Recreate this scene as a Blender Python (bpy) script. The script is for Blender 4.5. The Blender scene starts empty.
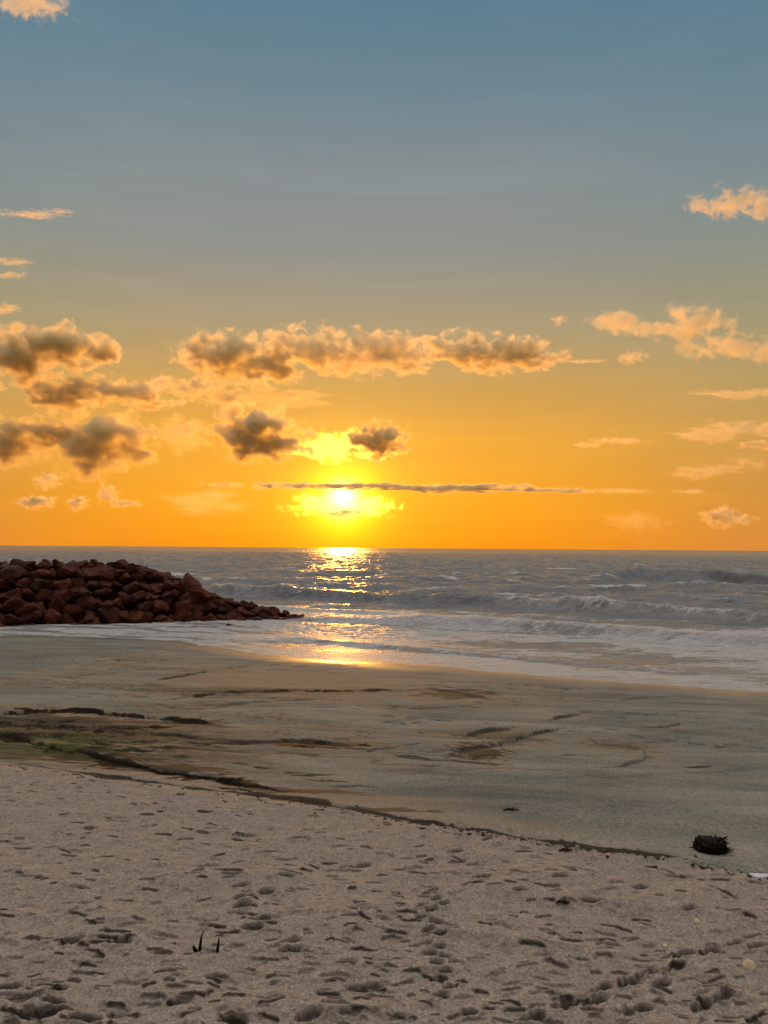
import bpy, bmesh, math, random
import numpy as np
from mathutils import Vector, Matrix, noise as mnoise

random.seed(7)
RNG = np.random.default_rng(11)
scene = bpy.context.scene
COL = scene.collection
R = math.radians

# ------------------------------------------------------------------ camera
W_PX, H_PX, F_PX = 768, 1024, 770.0
CAM_Z = 6.2
PITCH = math.atan(36.0 / F_PX)
ROLL = R(0.41)
cam_d = bpy.data.cameras.new('camera')
cam = bpy.data.objects.new('camera', cam_d)
COL.objects.link(cam)
cam_d.sensor_fit = 'VERTICAL'
cam_d.sensor_height = 24.0
cam_d.lens = 24.0 * F_PX / H_PX
cam_d.clip_start = 0.05
cam_d.clip_end = 120000
CAM_M = Matrix.Rotation(math.pi / 2 + PITCH, 4, 'X') @ Matrix.Rotation(ROLL, 4, 'Z')
cam.matrix_world = Matrix.Translation((0, 0, CAM_Z)) @ CAM_M
scene.camera = cam


def ray(px, py):
    d = CAM_M.to_3x3() @ Vector(((px - W_PX / 2) / F_PX, -(py - H_PX / 2) / F_PX, -1.0))
    return d


def on_plane(px, py, z):
    d = ray(px, py)
    t = (z - CAM_Z) / d.z
    return d.x * t, d.y * t


# ------------------------------------------------------------------ noise
_perm = RNG.permutation(256).astype(np.int64)
_ang = RNG.uniform(0, 2 * np.pi, 256)
_gx, _gy = np.cos(_ang), np.sin(_ang)


def perlin(x, y):
    xi = np.floor(x).astype(np.int64); yi = np.floor(y).astype(np.int64)
    xf = x - xi; yf = y - yi
    u = xf * xf * xf * (xf * (xf * 6 - 15) + 10); v = yf * yf * yf * (yf * (yf * 6 - 15) + 10)

    def g(ix, iy, dx, dy):
        h = _perm[(_perm[ix & 255] + iy) & 255]
        return _gx[h] * dx + _gy[h] * dy
    a = g(xi, yi, xf, yf); b = g(xi + 1, yi, xf - 1, yf)
    c = g(xi, yi + 1, xf, yf - 1); d = g(xi + 1, yi + 1, xf - 1, yf - 1)
    return (a + u * (b - a)) + v * ((c + u * (d - c)) - (a + u * (b - a)))


def fbm(x, y, o=4, gain=.5, lac=2.03):
    s = 0; a = 1.0
    for i in range(o):
        s = s + a * perlin(x + 17.3 * i, y - 9.1 * i); x = x * lac; y = y * lac; a *= gain
    return s


def sstep(a, b, x):
    t = np.clip((x - a) / (b - a), 0, 1)
    return t * t * (3 - 2 * t)


# ------------------------------------------------------------------ custom properties
def tag(o, label=None, cat=None, group=None, kind=None):
    if label: o['label'] = label
    if cat: o['category'] = cat
    if group: o['group'] = group
    if kind: o['kind'] = kind
    return o


def link_mesh(name, me, mat=None, parent=None):
    o = bpy.data.objects.new(name, me)
    COL.objects.link(o)
    if mat: me.materials.append(mat)
    if parent: o.parent = parent
    return o


def bm_obj(name, bm, mat=None, parent=None, smooth=True):
    me = bpy.data.meshes.new(name)
    bm.to_mesh(me); bm.free()
    if smooth:
        me.polygons.foreach_set('use_smooth', np.ones(len(me.polygons), dtype=bool))
    return link_mesh(name, me, mat, parent)


# ------------------------------------------------------------------ node helper
class NT:
    def __init__(self, nt):
        self.nt = nt; nt.nodes.clear()

    def n(self, t, **kw):
        nd = self.nt.nodes.new(t)
        for k, v in kw.items():
            if k == 'ins':
                for i, val in v.items():
                    if isinstance(val, bpy.types.NodeSocket): self.nt.links.new(val, nd.inputs[i])
                    else: nd.inputs[i].default_value = val
            else: setattr(nd, k, v)
        return nd

    def math(self, op, a, b=0.0, c=0.0, clamp=False):
        nd = self.n('ShaderNodeMath', operation=op, use_clamp=clamp, ins={0: a, 1: b, 2: c})
        return nd.outputs[0]

    def mix(self, f, a, b):
        nd = self.n('ShaderNodeMix', data_type='RGBA')
        for i, v in ((0, f), (6, a), (7, b)):
            if isinstance(v, bpy.types.NodeSocket): self.nt.links.new(v, nd.inputs[i])
            elif i == 0: nd.inputs[0].default_value = v
            else: nd.inputs[i].default_value = (*v, 1)
        return nd.outputs[2]

    def ramp(self, f, stops, interp='LINEAR'):
        nd = self.n('ShaderNodeValToRGB', ins={0: f})
        cr = nd.color_ramp; cr.interpolation = interp
        while len(cr.elements) < len(stops): cr.elements.new(0.5)
        for e, (p, c) in zip(cr.elements, stops):
            e.position = p
            e.color = (*c, 1) if not isinstance(c, (int, float)) else (c, c, c, 1)
        return nd.outputs[0]

    def noise(self, vec, scale, detail=4, rough=.55, dist=0.0):
        return self.n('ShaderNodeTexNoise', ins={'Vector': vec, 'Scale': scale, 'Detail': detail, 'Roughness': rough, 'Distortion': dist}).outputs[0]


def lin(r, g, b):
    f = lambda c: (c / 255 / 12.92) if c / 255 <= .04045 else ((c / 255 + .055) / 1.055) ** 2.4
    return (f(r), f(g), f(b))


# ------------------------------------------------------------------ sun and sky
SUN_DIR = ray(343, 499).normalized()
SUN_EL = math.asin(SUN_DIR.z)
SUN_AZ = math.atan2(SUN_DIR.x, SUN_DIR.y)       # from +Y towards +X
sun_d = bpy.data.lights.new('sun', 'SUN')
sun_d.energy = 2.7
sun_d.angle = R(.53)
sun_d.color = (1.0, .41, .055)
sun = bpy.data.objects.new('sun', sun_d)
COL.objects.link(sun)
sun.rotation_euler = ray(343, 486.6).to_track_quat('Z', 'Y').to_euler()

world = bpy.data.worlds.new('World')
scene.world = world
world.use_nodes = True
t = NT(world.node_tree)
tc = t.n('ShaderNodeTexCoord').outputs['Generated']
sep = t.n('ShaderNodeSeparateXYZ', ins={0: tc}).outputs
z = sep[2]
zz = t.math('MAXIMUM', z, 0.0)
# elevation gradient on the side of the sun (linear radiance)
def ys(py):
    k = (548 - py) / F_PX
    return k / math.sqrt(1 + k * k)
ZEN = (.62, .58, .58)
near = t.ramp(zz, [
    (0.0, lin(255, 150, 14)), (ys(500), lin(253, 164, 22)), (ys(440), lin(242, 168, 50)),
    (ys(390), lin(214, 162, 80)), (ys(330), lin(178, 157, 118)), (ys(250), lin(148, 149, 142)),
    (ys(170), lin(138, 146, 148)), (ys(90), lin(116, 138, 148)), (ys(0), lin(96, 130, 147)), (.625, lin(92, 126, 145)),
    (0.72, (2.3, 2.0, 1.72)), (0.86, (2.1, 1.85, 1.62)), (1.0, ZEN)])  # bright sky above the view, added to light the sand
far = t.ramp(zz, [
    (0.0, lin(226, 143, 60)), (ys(500), lin(216, 148, 62)), (ys(440), lin(208, 158, 82)),
    (ys(390), lin(188, 157, 100)), (ys(330), lin(163, 154, 120)), (ys(250), lin(140, 147, 140)),
    (ys(170), lin(122, 141, 148)), (ys(90), lin(105, 134, 148)), (ys(0), lin(91, 127, 146)), (.625, lin(89, 124, 145)),
    (0.72, (2.3, 2.0, 1.72)), (0.86, (2.1, 1.85, 1.62)), (1.0, ZEN)])  # the same added bright sky, away from the sun
back = t.ramp(zz, [(0.0, (.13, .14, .17)), (.3, (.14, .15, .19)), (.65, (.22, .23, .27)), (1.0, ZEN)])
# angle between the view direction and the sun
sd = t.n('ShaderNodeVectorMath', operation='DOT_PRODUCT', ins={0: tc, 1: tuple(SUN_DIR)}).outputs['Value']
hd = t.n('ShaderNodeVectorMath', operation='DOT_PRODUCT',
         ins={0: t.n('ShaderNodeVectorMath', operation='NORMALIZE', ins={0: t.n('ShaderNodeCombineXYZ', ins={0: sep[0], 1: sep[1], 2: 0.0}).outputs[0]}).outputs[0],
              1: (math.sin(SUN_AZ), math.cos(SUN_AZ), 0)}).outputs['Value']
mnear = t.n('ShaderNodeMapRange', interpolation_type='SMOOTHSTEP', ins={0: hd, 1: .86, 2: 1.0, 3: 0.0, 4: 1.0}).outputs[0]
mback = t.n('ShaderNodeMapRange', interpolation_type='SMOOTHSTEP', ins={0: hd, 1: .45, 2: -.5, 3: 0.0, 4: 1.0}).outputs[0]
base = t.mix(mback, t.mix(mnear, far, near), back)
# faint streaks of high thin cloud
sv = t.n('ShaderNodeVectorMath', operation='MULTIPLY', ins={0: tc, 1: (2.2, 2.2, 22.0)}).outputs[0]
streak = t.noise(sv, 2.2, 6, .55, .4)
sk = t.n('ShaderNodeMapRange', ins={0: streak, 1: .42, 2: .75, 3: .985, 4: 1.05}).outputs[0]
base = t.n('ShaderNodeVectorMath', operation='SCALE', ins={0: base, 3: sk}).outputs[0]


def glow(k, col):
    e = t.math('EXPONENT', t.math('MULTIPLY', t.math('SUBTRACT', sd, 1.0), k))
    return t.n('ShaderNodeVectorMath', operation='SCALE', ins={0: col, 3: e}).outputs[0]


def vadd(a, b): return t.n('ShaderNodeVectorMath', operation='ADD', ins={0: a, 1: b}).outputs[0]


g = vadd(glow(7000, (3.4, 2.7, 1.5)), vadd(glow(1000, (1.6, 1.0, .0)), glow(200, (.30, .14, .0))))
tot = vadd(base, g)
bg1 = t.n('ShaderNodeBackground', ins={0: tot, 1: 1.0})
nish = t.n('ShaderNodeTexSky', sky_type='NISHITA', sun_disc=False, sun_elevation=SUN_EL, sun_rotation=SUN_AZ, air_density=1.0, dust_density=2.0)
bg2 = t.n('ShaderNodeBackground', ins={0: nish.outputs[0], 1: 0.06})
add = t.n('ShaderNodeMixShader', ins={0: 0.06, 1: bg1.outputs[0], 2: bg2.outputs[0]})
t.n('ShaderNodeOutputWorld', ins={0: add.outputs[0]})

# ------------------------------------------------------------------ beach terrain
BERM = 1.9
SC = [(-90, 752), (0, 762), (60, 769), (120, 777), (200, 787), (300, 798), (384, 814), (430, 821), (520, 837), (600, 849), (680, 858), (768, 876), (900, 905)]
SC_W = sorted(on_plane(px, py, BERM) for px, py in SC)
WL = [(-120, 634), (0, 635), (90, 637), (180, 641), (260, 654), (330, 659), (400, 664), (530, 674), (620, 681), (680, 686), (768, 692), (900, 702)]
WL_W = sorted(on_plane(px, py, 0.0) for px, py in WL)


def curve(pts, x, lo=None, hi=None):
    xs = np.array([p[0] for p in pts]); ysv = np.array([p[1] for p in pts])
    y = np.interp(x, xs, ysv)
    sl = (ysv[1] - ysv[0]) / (xs[1] - xs[0]); sr = (ysv[-1] - ysv[-2]) / (xs[-1] - xs[-2])
    y = np.where(x < xs[0], ysv[0] + sl * np.maximum(x - xs[0], -60), y)
    y = np.where(x > xs[-1], ysv[-1] + sr * np.minimum(x - xs[-1], 25), y)
    return y


def Ysc(x): return curve(SC_W, x)
def Ywl(x): return curve(WL_W, x)


FORE = 1.80


def base_z(x, y):
    ysc = Ysc(x); yw = Ywl(x)
    berm = BERM + 0.0 * x
    dune = sstep(6.3, -1.5, y) * 2.75
    tt = (y - ysc) / np.maximum(yw - ysc, 4)
    fore = np.where(tt < 1, FORE * (1 - np.clip(tt, 0, 1)) ** 1.12, -0.9 * (tt - 1))
    fore = np.maximum(fore, -2.2 - 0.0 * x)
    w = sstep(-.35, .25, y - ysc)
    return (berm + dune) * (1 - w) + fore * w


# breakwater: a mound of rubble carrying the boulders; height along x, front foot along x
JF = [on_plane(px, py, 0.0) for px, py in ((-160, 629), (-60, 628), (0, 627), (90, 625), (180, 622), (250, 620.5), (303, 619))]
JT = []
for px, py, dy in ((-160, 559, 6.0), (0, 560, 5.4), (70, 560, 5.2), (124, 561, 5.0), (146, 568, 4.4), (170, 575, 4.0), (200, 588, 3.0), (226, 598, 2.4), (262, 604, 1.8), (285, 609.5, 1.3), (305, 614, .9)):
    d = ray(px, py)
    xf = d.x / d.y * 62
    for _ in range(4):
        yy = np.interp(xf, [p[0] for p in JF], [p[1] for p in JF]) + dy
        xf = d.x / d.y * yy
    JT.append((xf, yy, CAM_Z + d.z / d.y * yy))


def jf(x): return np.interp(x, [p[0] for p in JF], [p[1] for p in JF])
def jt(x): return np.interp(x, [p[0] for p in JT], [p[2] for p in JT])
def jc(x): return np.interp(x, [p[0] for p in JT], [p[1] for p in JT])


def mound_z(x, y):
    f = jf(x); c = jc(x); top = jt(x)
    wid = np.interp(x, [JT[0][0], JT[3][0], JT[-1][0]], [6.0, 5.0, 1.0])
    front = (y - f) / (c - f)
    backs = (c + wid + (c - f) - y) / (c - f)
    s = np.minimum(np.minimum(front, backs), 1.0)
    e = np.clip((JT[-1][0] - x) / 1.5, -2, 1)
    return (top + .35) * np.minimum(s, e) - .82 - .5 * (x > JT[-1][0])


def hit(px, py):
    d = ray(px, py)
    ts = np.geomspace(4, 90, 4000)
    zr = CAM_Z + d.z * ts
    bz = base_z(d.x * ts, d.y * ts)
    i = np.argmax(zr < bz)
    return float(d.x * ts[i]), float(d.y * ts[i])


# polar sheet round the viewer's dune, finer where the beach lies
def angles(half, step):
    dense = np.arange(-half, half + 1e-9, step)
    side = np.linspace(half, 180, int((180 - half) / 3))[1:]
    a = np.concatenate([-side[::-1], dense, side])
    return np.radians(a)


def sheet(rr, aa, zfun):
    RR, AA = np.meshgrid(rr, aa, indexing='ij')
    return RR * np.sin(AA), RR * np.cos(AA)


def build_sheet(name, X, Y, Z, attrs, mat, wrap=False):
    nr, nc = X.shape
    co = np.stack([X, Y, Z], -1).reshape(-1, 3).astype(np.float32)
    idx = np.arange(nr * nc).reshape(nr, nc)
    q = np.stack([idx[:-1, :-1], idx[:-1, 1:], idx[1:, 1:], idx[1:, :-1]], -1).reshape(-1, 4)
    q = q[:, ::-1]
    me = bpy.data.meshes.new(name)
    me.vertices.add(len(co)); me.vertices.foreach_set('co', co.ravel())
    me.loops.add(q.size); me.loops.foreach_set('vertex_index', q.ravel().astype(np.int32))
    me.polygons.add(len(q)); me.polygons.foreach_set('loop_start', np.arange(0, q.size, 4, dtype=np.int32))
    me.polygons.foreach_set('loop_total', np.full(len(q), 4, dtype=np.int32))
    me.polygons.foreach_set('use_smooth', np.ones(len(q), dtype=bool))
    me.update(calc_edges=True)
    for k, v in attrs.items():
        a = me.attributes.new(k, 'FLOAT', 'POINT')
        a.data.foreach_set('value', np.ascontiguousarray(v, dtype=np.float32).ravel())
    return link_mesh(name, me, mat)


rr = np.concatenate([np.linspace(.2, 6.2, 14)[:-1], 6.2 * 1.0018 ** np.arange(0, 650)])
rr = np.concatenate([rr, rr[-1] * 1.005 ** np.arange(1, 280)])
rr = np.concatenate([rr, rr[-1] * 1.012 ** np.arange(1, 40)])
rr = np.concatenate([rr, rr[-1] * 1.3 ** np.arange(1, 25)])
aa = angles(36, .075)
X, Y = sheet(rr, aa, None)
Z = base_z(X, Y)
ysc = Ysc(X); yw = Ywl(X)
s_off = Y - ysc
berm = sstep(.1, -.3, s_off)
fore = 1 - berm
nearw = sstep(5.0, .3, yw - Y)
inview = (np.abs(X) < Y * .9 + 4) & (Y > 0)

wet_shade = np.zeros_like(X); brown = np.zeros_like(X); algae = np.zeros_like(X); foamline = np.zeros_like(X)  # first mask: wet silt, plus shade painted into prints and ledge faces

# broad undulation
Z += berm * (.05 * fbm(X * .45, Y * .45, 3) + .055 * fbm(X * 1.1 + 5, Y * 1.9, 3))
Z += fore * sstep(0, 3, s_off) * sstep(-6, 8, yw - Y) * (.07 * fbm(X * .16 + 3, Y * .28 + 8, 3) + .012 * fbm(X * .9, Y * 1.6, 3))


def polyline(pts, near_w, far_w, step, dark, bw=0.0, brownness=0.0, bnear=.8, bfar=.5, curve_noise=.12):
    """an erosion ledge: the sand falls towards it on the landward side and rises in a small face"""
    P = np.array([hit(px, py) for px, py in pts])
    # resample and roughen
    seg = np.hypot(*np.diff(P, axis=0).T); L = np.concatenate([[0], np.cumsum(seg)])
    n = max(int(L[-1] / .12), 8)
    u = np.linspace(0, L[-1], n)
    px_ = np.interp(u, L, P[:, 0]); py_ = np.interp(u, L, P[:, 1])
    bw *= 2.6; step *= .9
    o = RNG.uniform(0, 99)
    py_ += curve_noise * 2 * fbm(u * .55 + o, u * 0 + o, 4) + curve_noise * 1.2 * fbm(u * 1.9 + o, u * 0 + o, 4)
    px_ += curve_noise * fbm(u * .8 + o + 31, u * 0 + o, 3)
    taper = np.minimum(1, np.minimum(u, L[-1] - u) / (L[-1] * .22)) ** .8
    taper = taper * (0.62 + .55 * fbm(u * .7 + o, u * 0 - o, 3)).clip(.1, 1.2)
    m = (X > px_.min() - 2) & (X < px_.max() + 2) & (Y > py_.min() - 2.5) & (Y < py_.max() + 2.5)
    ii = np.nonzero(m.ravel())[0]
    x = X.ravel()[ii]; y = Y.ravel()[ii]
    best = np.full(len(ii), 1e9); d = np.zeros(len(ii)); wgt = np.zeros(len(ii))
    for k in range(0, n - 1):
        ax, ay, bx_, by_ = px_[k], py_[k], px_[k + 1], py_[k + 1]
        l2 = (bx_ - ax) ** 2 + (by_ - ay) ** 2 + 1e-9
        tt = ((x - ax) * (bx_ - ax) + (y - ay) * (by_ - ay)) / l2
        tc_ = np.clip(tt, 0, 1)
        d2 = (x - ax - tc_ * (bx_ - ax)) ** 2 + (y - ay - tc_ * (by_ - ay)) ** 2
        b = d2 < best
        best[b] = d2[b]
        d[b] = (np.sqrt(d2) * np.sign(y - ay - tc_ * (by_ - ay)))[b]
        over = np.abs(tt - tc_) * math.sqrt(l2)
        wgt[b] = ((taper[k] + (taper[k + 1] - taper[k]) * tc_) * np.exp(-over / .15))[b]
    dz = np.where(d < 0, -np.exp(d / near_w), -np.exp(-d / .05)) * step + np.where(d > 0, np.exp(-np.maximum(d - .1, 0) / far_w), 0) * step * .35
    Z.ravel()[ii] += dz * wgt
    ragged = fbm(x * 1.3 + o, y * 2.6, 5)
    wl = bw * (.10 + 1.2 * np.clip(.40 + 1.9 * fbm(x * .8 - o, y * .9, 4), 0, 1.9)) * np.clip(wgt * 1.3, 0.02, 1.2)
    dn = np.where(d < 0, -d / (wl * 1.0), d / (wl * .55)) + .55 * ragged
    wet_shade.ravel()[ii] = np.maximum(wet_shade.ravel()[ii], dark * sstep(1.0, .72, dn) * (wgt > .04))  # wet silt and the ledge's shaded face, both painted dark
    bb = np.where(d < 0, np.exp(d / bnear), np.exp(-d / bfar)) * brownness * np.clip(wgt * 1.2, 0, 1)
    bb = bb * np.clip(.6 + 1.2 * fbm(x * .6 + o, y * 3.0, 4), 0, 1.2)
    brown.ravel()[ii] = np.maximum(brown.ravel()[ii], np.clip(bb, 0, 1))


def blob(px, py, rx, ry, arr, amt, rough=.5, rot=0.0):
    cx, cy = hit(px, py)
    ex = hit(px + rx, py)[0] - cx
    ey = abs(hit(px, py - ry)[1] - cy)
    m = (np.abs(X - cx) < ex * 2.2) & (np.abs(Y - cy) < ey * 2.2 + .5)
    x = X[m] - cx; y = Y[m] - cy
    y = y - x * rot
    q = np.sqrt((x / ex) ** 2 + (y / ey) ** 2) + rough * fbm((x + cx) * 2.2 / max(ex, .6), (y + cy) * 3.0 / max(ey, .5), 5)
    arr[m] = np.maximum(arr[m], amt * sstep(1.15, .7, q))


# ledges and drainage channels (seen from the dune)
polyline(SC[1:-1], .55, 1.2, .055, .85, .085, .55, 1.0, .9, .06)
polyline([(-60, 724), (0, 733), (40, 742), (65, 749), (95, 753), (115, 761), (160, 769), (215, 775), (242, 783), (262, 788), (300, 793)], .45, 1.0, .14, 1.0, .22, 1.0, 1.0, .9)
polyline([(-60, 715), (0, 714), (30, 712), (75, 711), (120, 714), (165, 717), (215, 724)], .5, 1.0, .16, 1.0, .32, .7)
polyline([(-60, 722), (0, 722), (50, 726), (110, 728), (150, 727), (180, 726)], .5, 1.0, .10, 1.0, .36, .9)
polyline([(110, 729), (140, 734), (170, 735), (205, 738)], .4, .8, .08, .9, .12, .6)
polyline([(188, 746), (215, 741), (250, 740), (290, 739), (330, 742), (355, 748)], .5, 1.0, .10, .7, .10, .6)
polyline([(108, 752), (130, 749), (155, 752)], .4, .8, .07, .9, .07, .5)
polyline([(165, 700), (185, 696), (215, 692), (270, 690), (330, 690), (384, 689), (430, 692)], .6, 2.2, .10, .9, .18, 1.0, .9, 2.6)
polyline([(190, 712), (230, 704), (290, 700), (340, 698)], .6, 1.5, .07, .4, .10, .7)
polyline([(150, 681), (178, 677), (206, 671)], .5, 1.0, .08, .85, .12, .5)
polyline([(40, 680), (70, 676), (110, 673), (160, 668), (240, 667)], .5, 1.6, .06, .5, .14, .5)
polyline([(90, 662), (120, 659), (150, 661)], .5, 1.0, .06, .5, .14, .5)
polyline([(384, 754), (420, 757), (462, 761), (515, 767)], .5, 1.0, .06, .6, .07, .5)
polyline([(458, 760), (464, 752), (480, 746), (505, 741), (535, 733), (560, 728), (592, 729)], .6, 1.0, .11, .8, .13, .6)
polyline([(460, 737), (490, 731), (512, 727), (535, 727)], .5, 1.0, .08, .8, .12, .7)
polyline([(585, 737), (600, 744), (630, 745), (648, 751), (645, 760), (622, 766), (596, 769)], .4, .9, .06, .5, .10, .4)
polyline([(548, 720), (562, 717), (580, 714)], .4, .9, .07, .8, .10, .5)
polyline([(600, 702), (640, 698), (690, 696), (740, 701)], .5, 1.0, .05, .35, .10, .2)
polyline([(425, 690), (450, 691), (475, 696), (495, 700)], .5, 1.5, .08, .7, .18, .9)
polyline([(520, 781), (600, 776), (690, 772), (768, 768)], .5, 1.0, .035, .12, .10, .1)
polyline([(640, 748), (700, 752), (768, 750)], .5, 1.0, .03, .10, .10, .1)
for _ in range(34):          # stray runnels round the seep
    qx, qy = random.uniform(-30, 330), 0
    qy = np.interp(qx, [-30, 100, 330], [745, 752, 786]) + random.gauss(-6, 9)
    qy = min(qy, np.interp(qx, [p[0] for p in SC], [p[1] for p in SC]) - 3)
    ln_ = random.uniform(18, 60)
    polyline([(qx, qy), (qx + ln_ * .5, qy + ln_ * random.uniform(-.01, .10)), (qx + ln_, qy + ln_ * random.uniform(.0, .16))], .3, .6, random.uniform(.02, .06), random.uniform(.6, 1), random.uniform(.02, .06), .5, .6, .4)
for _ in range(26):          # and over the rest of the lower beach
    qx, qy = random.uniform(60, 760), 0
    qy = random.uniform(np.interp(qx, [0, 400, 768], [652, 676, 706]), np.interp(qx, [0, 400, 768], [712, 765, 770]))
    ln_ = random.uniform(20, 80)
    polyline([(qx, qy), (qx + ln_ * .5, qy + ln_ * random.uniform(-.08, .03)), (qx + ln_, qy + ln_ * random.uniform(-.12, .05))], .4, .8, random.uniform(.02, .06), random.uniform(.3, .8), random.uniform(.02, .06), .5, .7, .8)
blob(303, 743, 34, 4.5, wet_shade, .95, .7)
blob(478, 752, 18, 6, wet_shade, .75, .7, .3)
blob(40, 745, 55, 9, algae, 1.0, .9)
blob(90, 742, 60, 6, algae, .8, .9)
blob(20, 756, 40, 6, algae, .7, .9)
blob(60, 724, 120, 9, brown, .9, .7)
blob(70, 752, 110, 12, brown, .8, .8)
blob(50, 730, 140, 10, wet_shade, .55, 1.2)
blob(15, 748, 60, 7, wet_shade, .6, 1.1)
blob(305, 682, 130, 12, brown, .8, .7)
blob(450, 695, 60, 8, brown, .7, .8)
blob(330, 672, 160, 8, brown, .45, .7)
for q in ((60, 721, 130, 6, .75), (130, 735, 90, 5, .7), (215, 757, 55, 4, .5), (250, 691, 120, 4, .5), (455, 694, 42, 5, .7), (330, 744, 50, 4, .7),
          (478, 752, 26, 7, .8), (80, 756, 90, 6, .85), (175, 768, 70, 4, .8), (300, 791, 70, 2.6, .75), (385, 810, 55, 2.4, .7), (190, 722, 40, 3, .7), (505, 737, 40, 4, .45), (620, 745, 35, 5, .3)):
    blob(q[0], q[1], q[2], q[3], wet_shade, q[4], 1.3)
    blob(q[0], q[1] + 1, q[2] * 1.25, q[3] * 1.7, brown, .55, 1.0)
blob(120, 765, 130, 7, brown, .5, .8)
blob(340, 800, 150, 8, brown, .45, .8)
blob(470, 822, 120, 8, brown, .35, .8)

# rills: thin seeping lines combed along the beach
wxx = X + 1.6 * fbm(X * .12 + 3, Y * .2, 3); wyy = Y + 1.0 * fbm(X * .16, Y * .25 + 7, 3)
rid = 1 - np.abs(fbm(wxx * .16, wyy * .75, 4)) * 2.2
reg = sstep(-.15, .35, fbm(X * .10 + 20, Y * .18 + 4, 3) + .25 * sstep(2, -8, X)) * fore * sstep(.3, 2.5, s_off) * sstep(.5, 4, yw - Y) * inview
rill = sstep(.90, .985, rid) * reg
Z -= .03 * rill + .02 * reg * sstep(.5, 1, rid)
wet_shade = np.maximum(wet_shade, .55 * rill); brown = np.maximum(brown, .8 * reg * sstep(.45, .95, rid))
# the seep on the left: mottled dark organic silt
lx, ly = hit(40, 738); rx_, ry_ = hit(230, 745)
seep = np.exp(-(np.maximum(X - lx, 0) / (rx_ - lx)) ** 2) * np.exp(-((Y - ly + .10 * (X - lx)) / 2.2) ** 2) * fore * inview
sn = fbm(wxx * .55, wyy * 2.4, 6, .6)
wet_shade = np.maximum(wet_shade, np.clip(seep * 1.4, 0, 1) * sstep(-.10, .12, sn) * .95); brown = np.maximum(brown, np.clip(seep * 1.3, 0, 1))
algae = np.maximum(algae, seep * sstep(.0, .3, fbm(X * .5 + 9, Y * 1.1, 5)) * sstep(.15, -.1, sn))

# dense window bookkeeping for local marks
ia0 = np.searchsorted(aa, R(-36)); ia1 = np.searchsorted(aa, R(36))


def local(fx, fy, rad):
    r0 = math.hypot(fx, fy); a0 = math.atan2(fx, fy)
    i0, i1 = np.searchsorted(rr, [r0 - rad, r0 + rad]); j0, j1 = np.searchsorted(aa, [a0 - rad / r0, a0 + rad / r0])
    return slice(i0, i1 + 1), slice(j0, j1 + 1)


def dimple(fx, fy, ang, ln, wd, depth, rim=.45, shade=0.0):
    s = local(fx, fy, max(ln, wd) * 2.1)
    x = X[s] - fx; y = Y[s] - fy
    if x.size == 0: return
    c, sn = math.cos(ang), math.sin(ang)
    u = (x * c + y * sn) / ln; v = (-x * sn + y * c) / wd
    v = v + .22 * perlin(X[s] * 2.6, Y[s] * 2.6); u = u * (1 + .2 * perlin(X[s] * 3.0 + 40, Y[s] * 3.0))
    body = sstep(1.15, .75, np.abs(u))
    wall = .55 * np.sqrt(np.clip(1 - np.minimum(np.abs(u), 1) ** 2, 0, 1))       # the far rim bends round the ends
    tw = max(.14, .018 / wd)
    p = sstep(-1.5, .2, v) * sstep(wall + tw, wall - tw, v)
    Z[s] += -depth * body * p + depth * rim * sstep(1.3, .7, np.abs(u)) * np.exp(-((v - wall - .35) / .3) ** 2)
    if shade: wet_shade[s] = np.maximum(wet_shade[s], shade * body * sstep(wall + tw, wall, v) * sstep(wall - .8 - tw, wall - .2, v))  # shade painted dark on the wall turned away from the sun


def bowl(fx, fy, ang, ln, wd, depth, shade=.78):
    s = local(fx, fy, ln * 2.2)
    x = X[s] - fx; y = Y[s] - fy
    if x.size == 0: return
    c, sn = math.cos(ang), math.sin(ang)
    u = (x * c + y * sn) / ln; v = (-x * sn + y * c) / (wd * (1 + .18 * np.tanh((x * c + y * sn) / ln)))
    q = np.sqrt(u * u + v * v) + .20 * perlin(X[s] * 6.0, Y[s] * 6.0)
    Z[s] += -depth * sstep(1.12, .62, q) * (1 + .25 * u) + depth * .42 * np.exp(-((q - 1.38) / .25) ** 2) * (.7 + .6 * perlin(X[s] * 9.0, Y[s] * 9.0))
    wet_shade[s] = np.maximum(wet_shade[s], shade * sstep(1.05, .7, q) * sstep(-.9, .35, v))  # the print's shaded far side, painted dark


def clod(fx, fy, rad, h, stretch=1.0, ang=0.0, tail=0.0):
    s = local(fx, fy, rad * (2.2 * stretch))
    x = X[s] - fx; y = Y[s] - fy
    if x.size == 0: return
    c, sn = math.cos(ang), math.sin(ang)
    u = (x * c + y * sn) / (rad * stretch); v = (-x * sn + y * c) / rad
    q = np.sqrt(u * u + v * v) + .25 * perlin(X[s] * 12.0, Y[s] * 12.0)
    Z[s] += h * np.exp(-(q * 1.25) ** 2)


def berm_point():
    while True:
        px, py = random.uniform(-40, 808), random.uniform(770, 1060)
        x, y = on_plane(px, py, BERM)
        if y < float(Ysc(np.array(x))) - .15: return x, y


# trampled dry sand: many weathered prints, humps and clods
for i in range(1100):
    x, y = berm_point()
    sc = random.uniform(.5, 1.15)
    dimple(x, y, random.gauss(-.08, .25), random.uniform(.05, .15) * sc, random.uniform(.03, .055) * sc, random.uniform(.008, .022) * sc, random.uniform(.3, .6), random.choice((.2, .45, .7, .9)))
for i in range(650):
    x, y = berm_point()
    clod(x, y, random.uniform(.05, .13), random.uniform(.006, .018), random.uniform(1.4, 3.6), random.gauss(-.1, .3))
for i in range(1300):
    x, y = berm_point()
    clod(x, y, random.uniform(.02, .05), random.uniform(.008, .028), random.uniform(1, 1.8), random.uniform(0, 3))
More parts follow.
